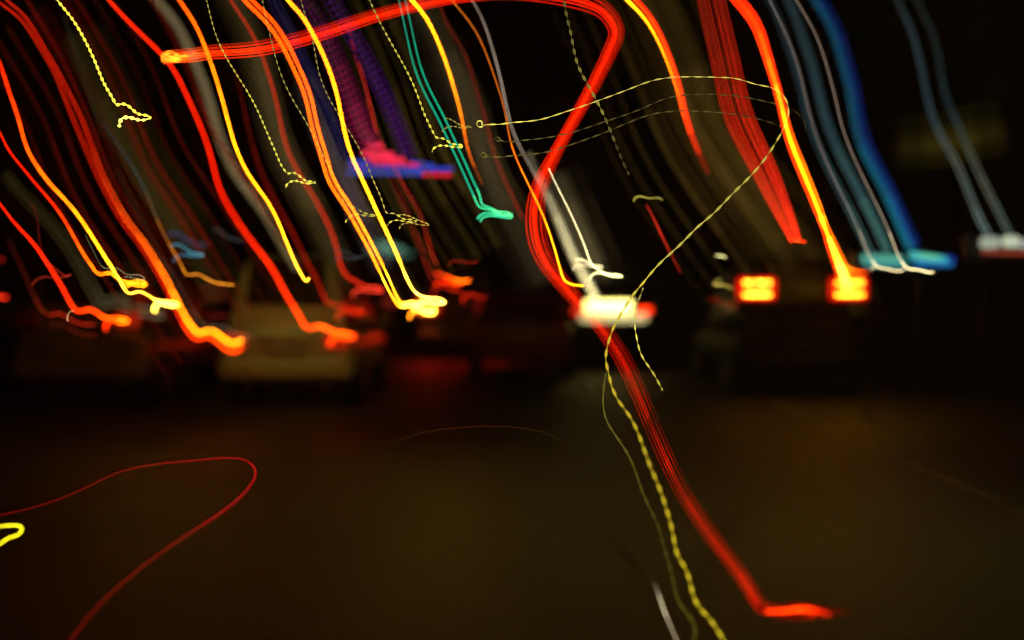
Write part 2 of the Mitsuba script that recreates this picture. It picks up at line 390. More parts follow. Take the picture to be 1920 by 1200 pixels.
def trail(name, label, pts, w, d, stops, cat='light trail', group=None, pieces=8, bead=None, strand=None, shift=(0, 0), root=None, bright=1.0, taper=(0, 0)):
    """A glowing cord. pts: its bearings; w: thickness (bearing units), one value or (t, w) stops; d: its distance at the (t, d) stops; stops: (t, radiance).
    bead = (spacing, thin): a lamp that flickers with the mains, the cord beaded."""
    k = root
    if k is None:
        k = tag(key(name), label, cat, group)
    if strand:
        n = used.get((k, strand), 0)
        used[(k, strand)] = n + 1
        k = f'{k}__{strand}' if n == 0 else f'{k}__{strand}_{n:03d}'
    q = np.array(pts, float) + np.array(shift)
    s = np.concatenate([[0], np.cumsum(np.linalg.norm(np.diff(q, axis=0), axis=1))])
    n = int(max(10, s[-1] / (2.2 if bead else 5)))
    u = np.linspace(0, s[-1], n)
    c = make_interp_spline(s, q, k=min(3, len(q) - 1))(u) if len(q) > 2 else np.stack([np.interp(u, s, q[:, i]) for i in (0, 1)], 1)
    t = u / s[-1]
    ws = np.interp(t, *zip(*w)) if isinstance(w, (list, tuple)) else np.full(n, float(w))
    if taper[0]:
        ws = ws * np.clip(t / taper[0], 0.06, 1) ** 0.7
    if taper[1]:
        ws = ws * np.clip((1 - t) / taper[1], 0.06, 1) ** 0.7
    ds = np.interp(t, *zip(*d)) if isinstance(d, (list, tuple)) else np.full(n, float(d))
    gain = np.ones(n)
    ds = ds * np.interp(ds, [4.3, 5.0, 6.0, 6.9, 9.0, 13.0], [1.0, 0.93, 0.81, 0.857, 0.857, 1.0])
    if bead:
        thin = np.interp(t, *zip(*bead[1])) if isinstance(bead[1], list) else bead[1]
        ws = ws * 1.15 * (thin + (1 - thin) * np.clip(np.cos(2 * np.pi * u / bead[0]) * 0.75 + 0.45, 0, 1) ** 0.7)
    else:       # thickness and output of a cord that reads ws wide through a lens focused nearer or farther
        ws = ws * 0.76
        blur = 2 * 0.055 * F * np.abs(1 / 6.0 - 1 / ds)
        core = np.maximum(0.32 * ws, ws - 0.8 * blur)
        gain = 1.12 * np.clip(1 / np.clip(1.27 * core / np.maximum(blur, 0.1), 0.25, 1), 1, 4)
        ws = core
    p = np.array([at(x, y, dd) for (x, y), dd in zip(c, ds)])
    r = ws / F * ds / 2
    fr = frames(p)
    cuts = np.unique(np.linspace(0, n - 1, pieces + 1).astype(int))
    for j in range(len(cuts) - 1):
        col = mixed(stops, (cuts[j] + cuts[j + 1]) / 2 / (n - 1)) * bright * gain[cuts[j]:cuts[j + 1]].mean()
        area = float((r[cuts[j]:cuts[j + 1]]).sum()) * s[-1] / n / F * 8
        put(f'{k}__{j + 1:03d}' if len(cuts) > 2 else k, tube(p, r, cuts[j], cuts[j + 1], 8, fr), 'glow_body', True, emitter=emit(col, max(0.02, min(3, area * col.max() * 8))))
    return root or k


def bundle(name, label, pts, offs, w, d, stops, group=None, pieces=6, bright=None, bead=None, conv=None, end_trim=None):
    """Several glowing cords side by side, the parts of one trail. offs: sideways offsets of the strands; conv: how the spread changes along the way."""
    k = tag(key(name), label, 'light trail', group)
    q = np.array(pts, float)
    tn = np.gradient(q, axis=0)
    tn /= np.linalg.norm(tn, axis=1, keepdims=True)
    side = np.stack([-tn[:, 1], tn[:, 0]], 1)
    side *= -1
    s = np.concatenate([[0], np.cumsum(np.linalg.norm(np.diff(q, axis=0), axis=1))]) / np.linalg.norm(np.diff(q, axis=0), axis=1).sum()
    sp = np.interp(s, *zip(*conv)) if conv else np.ones(len(q))
    for i, o in enumerate(offs):
        st = stops[i] if isinstance(stops[0], list) else stops
        dd = [(t, x + 0.03 * i) for t, x in d]
        trail(name, None, q + side * (o * sp)[:, None], w[i] if isinstance(w, list) else w, dd, st, root=k, strand='strand', pieces=pieces, bright=bright[i] if bright else 1.0, bead=bead)
    return k


DR, RD, OR, OG, YO, YW, WY = (0.22, .004, .0006), (1.25, .013, .0008), (2.6, .13, .003), (3.4, .36, .005), (4.2, .85, .012), (4.5, 1.9, .08), (5.0, 3.1, .30)
FL = (0.95, 0.84, 0.07)      # sodium flicker
U = 8.2                      # most cords hang about this far ahead at their upper ends

# left edge
trail('orange_light_trail', 'orange trail from the left edge turning yellow into a hooked end',
      [(-12, 92), (0, 120), (15, 165), (35, 225), (53, 283), (75, 320), (90, 340), (126, 379), (168, 436), (204, 493), (228, 532), (243, 550), (258, 547), (291, 562), (328, 569), (333, 571), (322, 573), (300, 568), (291, 574), (290, 583)],
      [(0, 9), (0.6, 9), (1, 12)], [(0, 5.9), (.7, 6.0), (.85, 9), (1, 11.5)], [(0, RD), (0.25, OR), (0.42, OG), (0.55, YO), (0.75, YW), (1, WY)], pieces=14)
trail('red_light_trail', 'thin red trail from the left edge with a yellow looped end below the orange one',
      [(-8, 232), (0, 249), (15, 279), (45, 318), (63, 340), (99, 382), (129, 427), (156, 475), (174, 502), (186, 514), (207, 512), (222, 523), (249, 529), (272, 531), (274, 534), (268, 536), (246, 533), (235, 538)],
      6.5, [(0, U), (1, 9.5)], [(0, RD), (0.3, RD), (0.55, OR), (0.7, OG), (0.8, YO), (1, YO)], pieces=12)
trail('red_light_trail', 'bright red trail lowest at the left edge with an orange hooked end',
      [(-10, 368), (0, 382), (30, 421), (63, 457), (90, 496), (114, 535), (132, 568), (147, 584), (165, 580), (195, 595), (236, 600), (240, 602), (232, 604), (206, 601), (200, 607), (199, 617)],
      [(0, 8.5), (0.6, 8), (1, 11)], [(0, U), (1, 12)], [(0, RD), (0.55, (1.6, .035, .003)), (0.75, OR), (0.88, OG), (1, RD)], pieces=12)
bundle('red_light_trail', 'dark red double trail from the top left corner ending yellow and red',
       [(-14, -20), (9, 5), (39, 30), (71, 76), (102, 129), (124, 175), (148, 230), (170, 285), (191, 335), (210, 372), (237, 418), (261, 449), (288, 490), (309, 526), (327, 562), (345, 598), (363, 624), (372, 630), (386, 626), (418, 642), (453, 645)],
       [-5, 5], [[(0, 6), (.7, 7), (1, 10)], [(0, 5), (.7, 8), (1, 11)]], [(0, 8.8), (1, 12.6)],
       [[(0, (.4, .008, .001)), (0.45, (.45, .008, .001)), (0.6, (.55, .010, .001)), (0.75, (.9, .012, .001)), (0.9, (2.2, .08, .004)), (1, OR)],
        [(0, (.5, .010, .002)), (0.4, (.5, .010, .001)), (0.55, (.75, .045, .003)), (0.7, (1.8, .22, .005)), (0.85, YO), (1, YO)]], pieces=14,
       conv=[(0, 1.3), (.12, .9), (.2, .6), (.35, 1.5), (.5, .9), (.8, .7), (.88, 1), (1, 1.5)])
trail('faint_red_trail', 'hair thin dim red trail right of the double one at top left',
      [(45, -8), (60, 15), (84, 54), (111, 99), (135, 150), (165, 220), (190, 290), (225, 370), (262, 430)], 3, [(0, 9.5), (1, 11)], [(0, (.16, .006, .002)), (1, (.05, .003, .001))], pieces=4)
trail('dotted_yellow_trail', 'bright beaded yellow trail at top left ending in a bird shaped hook',
      [(102, -12), (108, 0), (129, 27), (162, 81), (180, 120), (198, 162), (213, 188), (219, 196), (229, 195), (258, 213), (276, 217), (282, 220), (277, 223), (262, 225), (240, 220), (230, 222), (225, 229), (224, 237)],
      [(0, 5.5), (0.7, 6), (0.85, 5), (0.9, 7), (1, 7)], [(0, 7), (1, 7.05)], [(0, (1.1, .95, .08)), (0.85, (1.1, .98, .10)), (0.9, (1.5, 1.4, .25)), (1, (1.5, 1.4, .2))], pieces=6, bead=(11.5, 0.42))
trail('red_light_trail', 'long red trail through the knot of the loop, hooked beside the olive car',
      [(190, -18), (204, 0), (234, 33), (279, 78), (318, 120), (345, 168), (372, 228), (393, 285), (411, 351), (440, 406), (473, 454), (509, 502), (539, 556), (564, 598), (577, 615), (596, 612), (626, 623), (660, 628), (665, 631), (655, 634), (632, 631), (622, 637), (620, 647)],
      [(0, 9), (0.5, 8), (0.8, 9), (1, 12)], [(0, 9.2), (1, 13)], [(0, (.95, .02, .002)), (0.5, RD), (0.75, (1.9, .05, .003)), (0.85, OR), (0.93, OG), (1, RD)], pieces=14)
bundle('grey_light_trail', 'broad grey brown trail at left running beside an orange one',
       [(280, -20), (294, 0), (324, 36), (348, 78), (372, 132), (393, 192), (411, 255), (429, 300), (452, 340), (488, 388), (518, 439), (542, 481), (558, 506)],
       [-7, -2.5, 2, 6.5], 5.5, [(0, 10.5), (1, 11.5)], [[(0, (.055, .040, .017)), (.8, (.085, .063, .026)), (1, (.04, .03, .012))], [(0, (.10, .074, .036)), (.8, (.12, .09, .042)), (1, (.05, .04, .015))],
       [(0, (.075, .056, .026)), (.8, (.10, .076, .034)), (1, (.05, .04, .015))], [(0, (.085, .064, .03)), (.8, (.11, .083, .037)), (1, (.05, .04, .015))]], pieces=5, conv=[(0, 1), (.6, 1.1), (1, .8)])
trail('orange_light_trail', 'orange trail just right of the broad grey one, yellow lower down',
      [(326, -16), (336, 0), (360, 36), (384, 87), (405, 147), (423, 210), (441, 273), (468, 330), (479, 346), (506, 385), (530, 436), (551, 487), (568, 520), (574, 527), (579, 522)],
      [(0, 8), (1, 8.5)], [(0, 5.9), (1, 6.1)], [(0, OR), (0.2, (3.0, .3, .004)), (0.5, YO), (0.8, (4.2, 1.1, .02)), (1, YW)], pieces=12)
trail('faint_red_trail', 'deep red trail behind the beaded ones with a hooked end on the small far car',
      [(424, -12), (432, 0), (456, 36), (480, 78), (501, 132), (519, 195), (534, 264), (555, 315), (575, 348), (605, 400), (632, 469), (656, 522), (666, 527), (689, 538), (713, 541), (716, 543), (690, 545), (668, 545), (662, 554)],
      [(0, 5.5), (.7, 5.5), (1, 6)], [(0, 9), (1, 11.5)], [(0, (.35, .01, .002)), (0.5, (.5, .012, .003)), (0.8, (.8, .02, .004)), (1, (1.1, .06, .03))], pieces=8)
trail('faint_red_trail', 'very thin deep red trail ending in a small hooked streak right of the olive car',
      [(440, 130), (459, 210), (497, 340), (545, 430), (575, 490), (604, 548), (617, 569), (632, 572), (655, 579), (678, 584), (682, 586), (665, 587), (644, 584), (634, 590), (632, 597)],
      [(0, 3), (.6, 4), (1, 6)], [(0, 10), (1, 12)], [(0, (.06, .003, .001)), (0.4, (.2, .006, .002)), (0.65, (.45, .01, .002)), (1, (.9, .02, .003))], pieces=8)
bundle('orange_light_trail', 'thick twin orange trail turning yellow, left of two bright ones in the centre',
       [(450, -20), (465, 0), (498, 33), (531, 78), (555, 126), (576, 177), (591, 240), (609, 300), (620, 335), (647, 379), (677, 430), (704, 481), (728, 532), (743, 562), (752, 572), (768, 570), (790, 580), (815, 583)],
       [-5.6, 5.6], [[(0, 8), (.5, 6), (.8, 6.5), (1, 14)], [(0, 8), (.5, 6), (.8, 6.5), (1, 12)]], [(0, 5.9), (.8, 6.1), (.9, 9), (1, 11)],
       [[(0, (2.6, .16, .004)), (0.35, (2.8, .24, .004)), (0.6, OG), (0.8, YO), (1, WY)], [(0, (2.2, .10, .003)), (0.35, (2.8, .24, .004)), (0.6, (3.4, .5, .006)), (0.8, YO), (1, WY)]], pieces=12, conv=[(0, 1), (.85, .9), (.9, .6), (1, .5)])
trail('yellow_light_trail', 'brightest yellow trail of the centre ending in a fat double streak',
      [(530, -14), (540, 0), (561, 24), (588, 66), (612, 117), (630, 171), (642, 228), (657, 285), (680, 338), (707, 397), (731, 448), (752, 496), (770, 536), (780, 549), (802, 558), (828, 562), (834, 566), (820, 569), (796, 566), (781, 571), (777, 579)],
      [(0, 9), (0.7, 9), (0.85, 11), (1, 12)], [(0, 5.8), (.75, 6.0), (.85, 8.5), (1, 10.8)], [(0, (4, .75, .01)), (0.5, (4.2, 1.1, .02)), (0.75, (4.6, 1.7, .06)), (0.85, WY), (1, WY)], pieces=12)
trail('yellow_light_trail', 'short hooked yellow streak just under the brightest yellow trail',
      [(768, 597), (770, 588), (780, 582), (800, 585), (816, 583)], 8, 11.2, [(0, (3, .5, .01)), (1, WY)], pieces=3)

# beaded sodium lamps
BG = 'beaded yellow trails'
trail('dotted_yellow_trail', 'beaded yellow trail left of centre ending in a bird hook between two red trails',
      [(384, -10), (387, 0), (396, 36), (411, 81), (432, 121), (456, 159), (480, 201), (501, 249), (519, 291), (534, 320), (540, 325), (549, 324), (570, 337), (586, 341), (591, 342), (580, 344), (552, 339), (541, 343), (536, 353)],
      [(0, 3), (0.75, 4.2), (1, 4.2)], [(0, 7.0), (1, 7.05)], [(0, (.25, .21, .035)), (0.4, (.6, .52, .06)), (1, (1.0, .9, .1))], pieces=5, bead=(11, 0.10))
trail('dotted_yellow_trail', 'fine beaded yellow trail hidden in part by the thick twin orange one',
      [(490, -10), (498, 30), (507, 69), (516, 105), (531, 150), (552, 192), (582, 243), (610, 300), (638, 360), (650, 384), (658, 386), (680, 398), (700, 403), (704, 404), (690, 405), (672, 402), (655, 407), (648, 417)],
      3.2, [(0, 7.05), (1, 7.1)], [(0, (.16, .13, .03)), (0.5, (.35, .29, .05)), (0.75, (.2, .16, .03)), (1, (.85, .7, .08))], pieces=6, bead=(13, 0.10))
trail('dotted_yellow_trail', 'fine beaded yellow trail through the purple glow with a doubled bird hook',
      [(561, -12), (564, 0), (573, 30), (588, 84), (597, 132), (612, 174), (630, 207), (660, 255), (684, 300), (703, 345), (719, 385), (727, 400), (736, 400), (758, 411), (776, 413), (780, 415), (765, 416), (742, 413), (731, 417), (727, 423)],
      3.2, [(0, 7.1), (1, 7.1)], [(0, (.2, .16, .05)), (0.5, (.26, .2, .04)), (0.8, (.5, .42, .06)), (1, (.9, .78, .08))], pieces=6, bead=(12, 0.10))
trail('dotted_yellow_trail', 'small beaded bird hook right of the doubled one',
      [(749, 403), (760, 403), (780, 411), (800, 419), (804, 421), (785, 421), (765, 418), (752, 422), (749, 430)], 3, 7.15, [(0, (.6, .5, .06)), (1, (.3, .2, .03))], pieces=2, bead=(9, 0.10))
trail('dotted_yellow_trail', 'beaded yellow trail crossing the teal double one with a bird hook across it',
      [(688, -12), (693, 0), (708, 33), (732, 78), (759, 126), (780, 171), (798, 219), (813, 250), (819, 258), (828, 259), (849, 270), (864, 272), (868, 274), (855, 276), (835, 273), (818, 275), (810, 285)],
      [(0, 3.4), (0.7, 4), (1, 4.6)], [(0, 6.95), (1, 7.0)], [(0, (.3, .25, .04)), (0.4, (.65, .56, .06)), (1, (1.0, .9, .09))], pieces=5, bead=(12, 0.10))
trail('dotted_yellow_trail', 'small faint bird hook at the left start of the wide yellow loop',
      [(826, 249), (831, 246), (836, 222), (845, 224), (860, 233), (876, 237), (884, 238), (872, 240), (852, 237), (836, 240), (829, 247)][2:], 3, 7.2, [(0, (.3, .26, .04)), (1, (.28, .23, .04))], pieces=2, bead=(9, 0.10))
trail('dotted_yellow_trail', 'dim beaded trail inside the big red loop ending at a curled hook',
      [(1057, -10), (1059, 12), (1071, 66), (1083, 120), (1104, 162), (1128, 207), (1146, 249), (1164, 294), (1179, 327)], 5, [(0, 7.2), (1, 7.2)], [(0, (.10, .08, .02)), (0.6, (.26, .22, .035)), (1, (.03, .025, .008))], pieces=6, bead=(18, 0.10))
trail('dotted_yellow_trail', 'curled dim yellow squiggle right of the cream trails',
      [(1188, 378), (1191, 371), (1200, 368), (1217, 372), (1228, 371), (1242, 375)], 4.5, 8.4, [(0, (.32, .28, .04)), (1, (.18, .15, .03))], pieces=2)

# teal
TE, TG = (.004, .30, .155), (.10, .85, .28)
bundle('teal_light_trail', 'teal green double trail ending in a bright green double hook',
       [(750, -22), (754, 0), (762, 36), (771, 78), (783, 126), (802, 173), (826, 219), (847, 264), (867, 307), (884, 345), (897, 376), (902, 386), (914, 390), (936, 399), (956, 402), (960, 404), (940, 405), (918, 402), (904, 405), (898, 413)],
       [-6.0, 6.0], [[(0, 8), (.75, 9), (1, 9)]] * 2, [(0, 8), (1, 8.4)], [[(0, (.05, .10, .06)), (.12, (.01, .18, .10)), (0.3, TE), (0.7, (.006, .36, .18)), (0.8, TG), (.9, TG), (1, (.01, .42, .22))]] * 2, pieces=11, conv=[(0, 1), (.74, .9), (.8, .35), (.9, .25), (1, .6)])

# orange, grey, cream of the centre
trail('orange_light_trail', 'golden orange trail right of the teal one fading out low',
      [(760, -16), (772, 0), (792, 24), (813, 60), (834, 111), (852, 168), (867, 228), (879, 285), (892, 318), (904, 345)],
      [(0, 9), (.6, 6.5), (1, 4)], [(0, 5.9), (1, 6.1)], [(0, (4.2, 1.3, .02)), (0.45, (3.0, .65, .008)), (0.7, (1.4, .22, .004)), (.9, (.5, .07, .003)), (1, (.08, .012, .002))], pieces=12)
trail('orange_light_trail', 'brown orange trail behind the red loop that ends in a golden hook',
      [(838, -14), (852, 6), (885, 48), (912, 102), (933, 162), (948, 216), (957, 264), (972, 306), (989, 342), (1007, 379), (1028, 430), (1043, 478), (1053, 513), (1059, 526), (1076, 534), (1094, 536)],
      [(0, 6), (.6, 6), (1, 8.5)], [(0, 8.6), (.5, 8), (1, 8.2)], [(0, (.32, .07, .004)), (0.4, (.34, .06, .004)), (0.55, (1.3, .2, .004)), (0.75, (3.0, .6, .01)), (1, (4.2, 1.5, .02))], pieces=12)
trail('grey_light_trail', 'thin grey lilac trail right of the brown orange one',
      [(876, -14), (885, 0), (903, 33), (921, 84), (936, 138), (948, 192), (960, 240), (975, 276), (996, 315), (1012, 345)],
      5.5, [(0, 8.8), (1, 9.2)], [(0, (.10, .075, .055)), (0.5, (.26, .20, .15)), (1, (.12, .09, .07))], pieces=6)
bundle('cream_light_trail', 'soft wide cream trail running down into the added cream light',
       [(992, 285), (1005, 322), (1022, 358), (1042, 402), (1060, 446), (1078, 487), (1099, 525), (1117, 562)], [-4.5, 0, 5], [[(0, 4), (1, 6)], [(0, 5), (1, 10)], [(0, 4), (1, 8)]], [(0, 10), (1, 14)],
       [[(0, (.03, .025, .014)), (.5, (.26, .22, .11)), (1, (.5, .42, .18))], [(0, (.06, .05, .03)), (.4, (.5, .42, .22)), (1, (1.2, 1.0, .4))], [(0, (.03, .025, .014)), (.5, (.36, .31, .17)), (1, (.45, .4, .2))]], pieces=7)
trail('cream_light_trail', 'crisp cream trail beginning beside the red loop with a bright bird hook',
      [(1029, 316), (1040, 340), (1064, 388), (1082, 427), (1100, 472), (1112, 498), (1122, 506), (1145, 514), (1163, 516), (1167, 518), (1158, 519), (1139, 516), (1117, 512), (1108, 518), (1106, 525)],
      [(0, 4.5), (0.5, 6), (0.75, 8), (1, 9)], [(0, 8), (1, 8.6)], [(0, (.75, .62, .30)), (0.5, (1.1, .95, .45)), (0.75, (1.7, 1.6, .6)), (1, (1.3, 1.2, .45))], pieces=8)
trail('cream_light_trail', 'small cream bird hook left of and above the bright one',
      [(1079, 487), (1100, 491), (1118, 498), (1128, 499), (1130, 501), (1115, 501), (1094, 497), (1080, 498), (1074, 506)], 6, 8.8, [(0, (1.1, .95, .45)), (1, (.5, .38, .2))], pieces=3)

# the big red loop
LOOP = [(306, 109), (330, 106), (360, 104), (390, 99), (420, 97), (480, 92), (540, 80), (588, 67), (630, 54), (690, 34), (750, 18), (810, 4), (870, -5), (940, -9), (1010, -9), (1060, -5), (1098, 4), (1127, 17), (1147, 38), (1155, 60), (1148, 86), (1129, 127),
        (1104, 175), (1077, 223), (1050, 271), (1027, 315), (1011, 352), (1004, 385), (1003, 415), (1008, 452), (1024, 490), (1046, 521), (1070, 549), (1094, 576), (1121, 606), (1147, 640), (1172, 682), (1196, 735), (1217, 785), (1238, 835), (1260, 883),
        (1280, 922), (1310, 970), (1347, 1022), (1384, 1071), (1412, 1115), (1430, 1139), (1455, 1146), (1492, 1148), (1528, 1148)]
LD = [(0, 7.8), (.3, 8.0), (.55, 8.2), (.72, 8.2), (.86, 6.0), (.95, 4.5), (1, 4.0)]
lb = [(0, (2.6, .30, .01)), (.03, (1.7, .06, .004)), (.1, (1.4, .022, .001)), (.3, (1.0, .012, .001)), (.36, (1.2, .015, .001)), (.5, (1.4, .018, .001)), (.62, (1.3, .022, .001)), (.70, (.5, .006, .0006)), (.78, (.34, .004, .0005)), (.88, (.36, .005, .0005)), (.94, (.6, .010, .0008)), (1, (1.3, .022, .001))]


def dim(st, f):
    return [(t, tuple(x * f for x in c)) for t, c in st]


bundle('red_light_loop', 'big red S shaped loop sweeping from upper left to the lower right corner',
       LOOP, [-13, -7, -2, 2.2, 8.5, 14], [3.4, 3.4, 4.4, 3.6, 3.4, 3.0], LD, [dim(lb, .45), dim(lb, .8), dim(lb, 1.2), dim(lb, .9), dim(lb, .55), dim(lb, .25)], pieces=26,
       conv=[(0, .8), (.03, .9), (.1, 1), (.3, .6), (.35, 1.3), (.42, .9), (.5, .7), (.58, 1.3), (.66, .9), (.72, 1.1), (.9, 1.0), (.95, .9), (1, .7)])
k = tag(key('yellow_light_tangle'), 'yellow tangled knot at the upper left end of the big red loop', 'light trail')
for j, (dy, dx) in enumerate(((-8, 20), (-4, 0), (0, 4), (4, 2), (8, 8))):
    trail('x', None, [(302 + dx * .3, 108 + dy * .9), (312 + dx * .5, 106 + dy), (324 + dx * .5, 109 + dy * .7), (338 + dx, 107 + dy * .6), (352 + dx, 105 + dy * .7)], [(0, 2.5), (.4, 3.6), (1, 2.2)], 8.6 + .05 * j,
          [(0, (3, .5, .02)), (.4, (3.4, 1.1, .05)), (1, (2, .12, .005))], root=k, strand='strand', pieces=3)
trail('red_light_trail', 'fat red glowing tip at the lower right corner of the big loop',
      [(1436, 1146), (1465, 1146), (1495, 1143), (1520, 1143), (1540, 1148), (1556, 1153)], [(0, 14), (.6, 30), (1, 14)], [(0, 4.0), (1, 3.9)], [(0, (1.0, .03, .003)), (.45, (2.2, .07, .002)), (.6, (2.2, .07, .002)), (1, (.35, .006, .001))], pieces=7)

# wide yellow beaded loop and its two ghosts
YL = [(905, 236), (899, 238), (894, 233), (897, 227), (903, 228), (904, 233), (912, 234), (935, 233), (960, 230), (1008, 225), (1050, 213), (1098, 197), (1140, 182), (1182, 166), (1224, 151), (1260, 145), (1300, 144), (1350, 145), (1383, 148), (1417, 158), (1450, 166), (1468, 179), (1478, 201),
      (1475, 228), (1463, 253), (1440, 290), (1410, 327), (1367, 370), (1338, 400), (1310, 424), (1274, 460), (1235, 496), (1202, 535), (1184, 557), (1166, 586), (1151, 613), (1140, 645), (1136, 672), (1141, 700), (1147, 724), (1159, 750), (1179, 778), (1193, 804), (1205, 835),
      (1216, 866), (1237, 917), (1251, 959), (1262, 1002), (1271, 1041), (1286, 1068), (1296, 1101), (1307, 1132), (1330, 1160), (1353, 1194), (1366, 1214)]
trail('yellow_light_loop', 'wide beaded yellow loop from centre top round to the right and down to the bottom',
      YL, [(0, 3.0), (.3, 2.6), (.42, 4.6), (.5, 4.6), (.62, 4.2), (.8, 5), (1, 6)], [(0, 6.9), (.6, 7), (.75, 6.3), (.9, 5.0), (1, 4.45)],
      [(0, (1.2, 1.1, .15)), (.03, (.8, .68, .1)), (.15, (.55, .45, .08)), (.35, (.6, .48, .07)), (.45, (.42, .36, .06)), (.55, (.5, .42, .06)), (.65, (.62, .44, .03)), (.8, (.62, .45, .02)), (1, (.78, .58, .02))], pieces=16, bead=(25, [(0, .4), (.04, .3), (.35, .28), (.4, .12), (.5, .4), (.62, .35), (.66, .22), (1, .3)]))
trail('faint_yellow_loop', 'hair thin yellow arc under the wide beaded loop, upper of two',
      [(938, 262), (932, 264), (929, 259), (933, 257), (938, 262), (945, 265), (975, 264), (1026, 258), (1080, 246), (1140, 226), (1200, 205), (1251, 184), (1308, 177), (1383, 180), (1443, 192), (1480, 203), (1500, 217), (1510, 245)],
      2.6, 7.15, [(0, (.16, .13, .03)), (.1, (.10, .08, .02)), (.5, (.07, .052, .014)), (.8, (.08, .055, .014)), (1, (.02, .013, .004))], pieces=8, bead=(24, .2))
trail('faint_yellow_loop', 'hair thin yellow arc under the wide beaded loop, lower of two',
      [(912, 292), (904, 294), (901, 289), (906, 286), (912, 291), (920, 294), (960, 292), (1020, 286), (1074, 270), (1140, 246), (1224, 214), (1275, 208), (1320, 209), (1400, 218), (1463, 237)],
      2.8, 7.2, [(0, (.2, .17, .03)), (.1, (.13, .105, .025)), (.5, (.08, .06, .016)), (.8, (.10, .07, .016)), (1, (.03, .02, .006))], pieces=7, bead=(24, .2))
trail('dotted_yellow_trail', 'short beaded yellow trail hanging right of the loop below the added cream light',
      [(1206, 540), (1196, 568), (1190, 604), (1194, 634), (1202, 664), (1223, 697), (1233, 714), (1242, 731)], [(0, 3), (1, 4)], 7.0, [(0, (.2, .17, .04)), (.3, (.7, .6, .12)), (.7, (.6, .52, .06)), (1, (.4, .34, .04))], pieces=4, bead=(19, .18))
trail('faint_yellow_loop', 'very dim yellow trail left of the loop down the road',
      [(1136, 700), (1131, 741), (1137, 787), (1151, 812), (1174, 846), (1190, 880), (1208, 931), (1231, 979), (1248, 1036), (1262, 1087), (1273, 1129), (1288, 1150), (1298, 1205)], [(0, 3.5), (1, 5)], [(0, 7), (.5, 6.2), (1, 4.4)],
      [(0, (.11, .09, .012)), (.3, (.12, .10, .012)), (.5, (.06, .05, .006)), (.8, (.07, .062, .006)), (1, (.11, .10, .01))], pieces=6, bead=(26, .5))
trail('cream_light_trail', 'short tapered cream sliver at the bottom edge',
      [(1226, 1090), (1237, 1121), (1248, 1152), (1258, 1176), (1271, 1206)], [(0, 2), (.4, 5.5), (1, 5)], 4.4, [(0, (.3, .25, .13)), (.4, (.8, .68, .4)), (.7, (.3, .24, .14)), (1, (.3, .24, .14))], pieces=5, taper=(.3, 0))

# right side
bundle('orange_light_trail', 'thick red orange trail with yellow core right of the big loop',
       [(1164, -22), (1184, 0), (1211, 30), (1236, 72), (1255, 117), (1272, 168), (1284, 216), (1298, 258), (1314, 296), (1328, 325)], [-5, 4, 9], [[(0, 15), (.5, 8), (1, 3)], [(0, 12), (.6, 9), (1, 4)], [(0, 9), (.6, 6), (1, 3)]], [(0, 8), (1, 9.5)],
       [[(0, (4.4, 1.4, .02)), (.2, (4.2, 1.2, .01)), (.45, (3.0, .42, .005)), (.7, (1.6, .06, .003)), (.9, (.4, .01, .002)), (1, (.05, .002, .001))], [(0, (2.4, .1, .003)), (.5, (2.2, .08, .003)), (.7, (1.4, .035, .003)), (.9, (.3, .008, .002)), (1, (.05, .002, .001))],
        [(0, (.9, .02, .003)), (.5, (1.0, .022, .003)), (.8, (.6, .014, .002)), (1, (.04, .002, .001))]], pieces=10, conv=[(0, 1.2), (.5, .7), (1, .4)])
BAND = [(1330, -20), (1334, 0), (1353, 83), (1368, 150), (1381, 203), (1402, 255), (1434, 320), (1463, 385), (1481, 425), (1492, 452)]
rb = [(0, (.28, .010, .003)), (.3, (.42, .012, .003)), (.55, (.7, .016, .004)), (.8, (.95, .02, .006)), (1, (1.2, .03, .006))]
bundle('red_light_band', 'broad dull red band of many fine strands right of centre', BAND, [-26, -21.5, -16, -11, -5.5, 1, 5.5, 11, 15.5, 20.5, 25], [4.2, 3.4, 3.8, 3.2, 4.4, 2.6, 4.0, 3.4, 4.2, 3.4, 3.8], [(0, 8.1), (1, 8.3)], [dim(rb, f) for f in (.35, .8, .55, .75, .6, .35, .85, .6, .8, .55, .5)], pieces=8,
       conv=[(0, 1), (.45, 1.05), (.6, 1.0), (.8, .82), (.92, .6), (1, .42)])
trail('red_light_trail', 'tiny bright red end streak under the broad red band', [(1478, 446), (1490, 451), (1502, 452), (1510, 454)], 7, 9.2, [(0, RD), (.6, (2.0, .15, .01)), (1, RD)], pieces=3)
bundle('yellow_light_trail', 'bold yellow trail with red edges running down to a barred tail lamp',
       [(1368, -22), (1384, 0), (1413, 38), (1434, 90), (1450, 143), (1464, 193), (1478, 250), (1499, 307), (1527, 375), (1545, 422), (1562, 466), (1578, 505), (1590, 540)], [-8, 0, 8], [[(0, 12), (.35, 6), (.6, 7), (1, 8)], [(0, 13), (.35, 10), (.6, 13), (1, 13)], [(0, 12), (.35, 6), (.6, 6), (1, 7)]],
       [(0, 5.9), (.5, 5.8), (.75, 6.2), (1, 14.6)], [[(0, (1.3, .03, .003)), (.3, (1.6, .05, .003)), (.6, (1.8, .06, .003)), (1, (2.2, .08, .004))], [(0, (1.8, .05, .003)), (.15, (2.2, .09, .003)), (.35, (3.4, .5, .006)), (.5, (4.4, 1.3, .01)), (.8, (4.6, 1.7, .02)), (1, WY)], [(0, (1.2, .025, .003)), (.3, (1.3, .03, .003)), (.6, (2.4, .25, .003)), (1, (2.4, .25, .003))]], pieces=12,
       conv=[(0, 1.15), (.15, 1), (.35, .65), (.6, .95), (1, .85)])
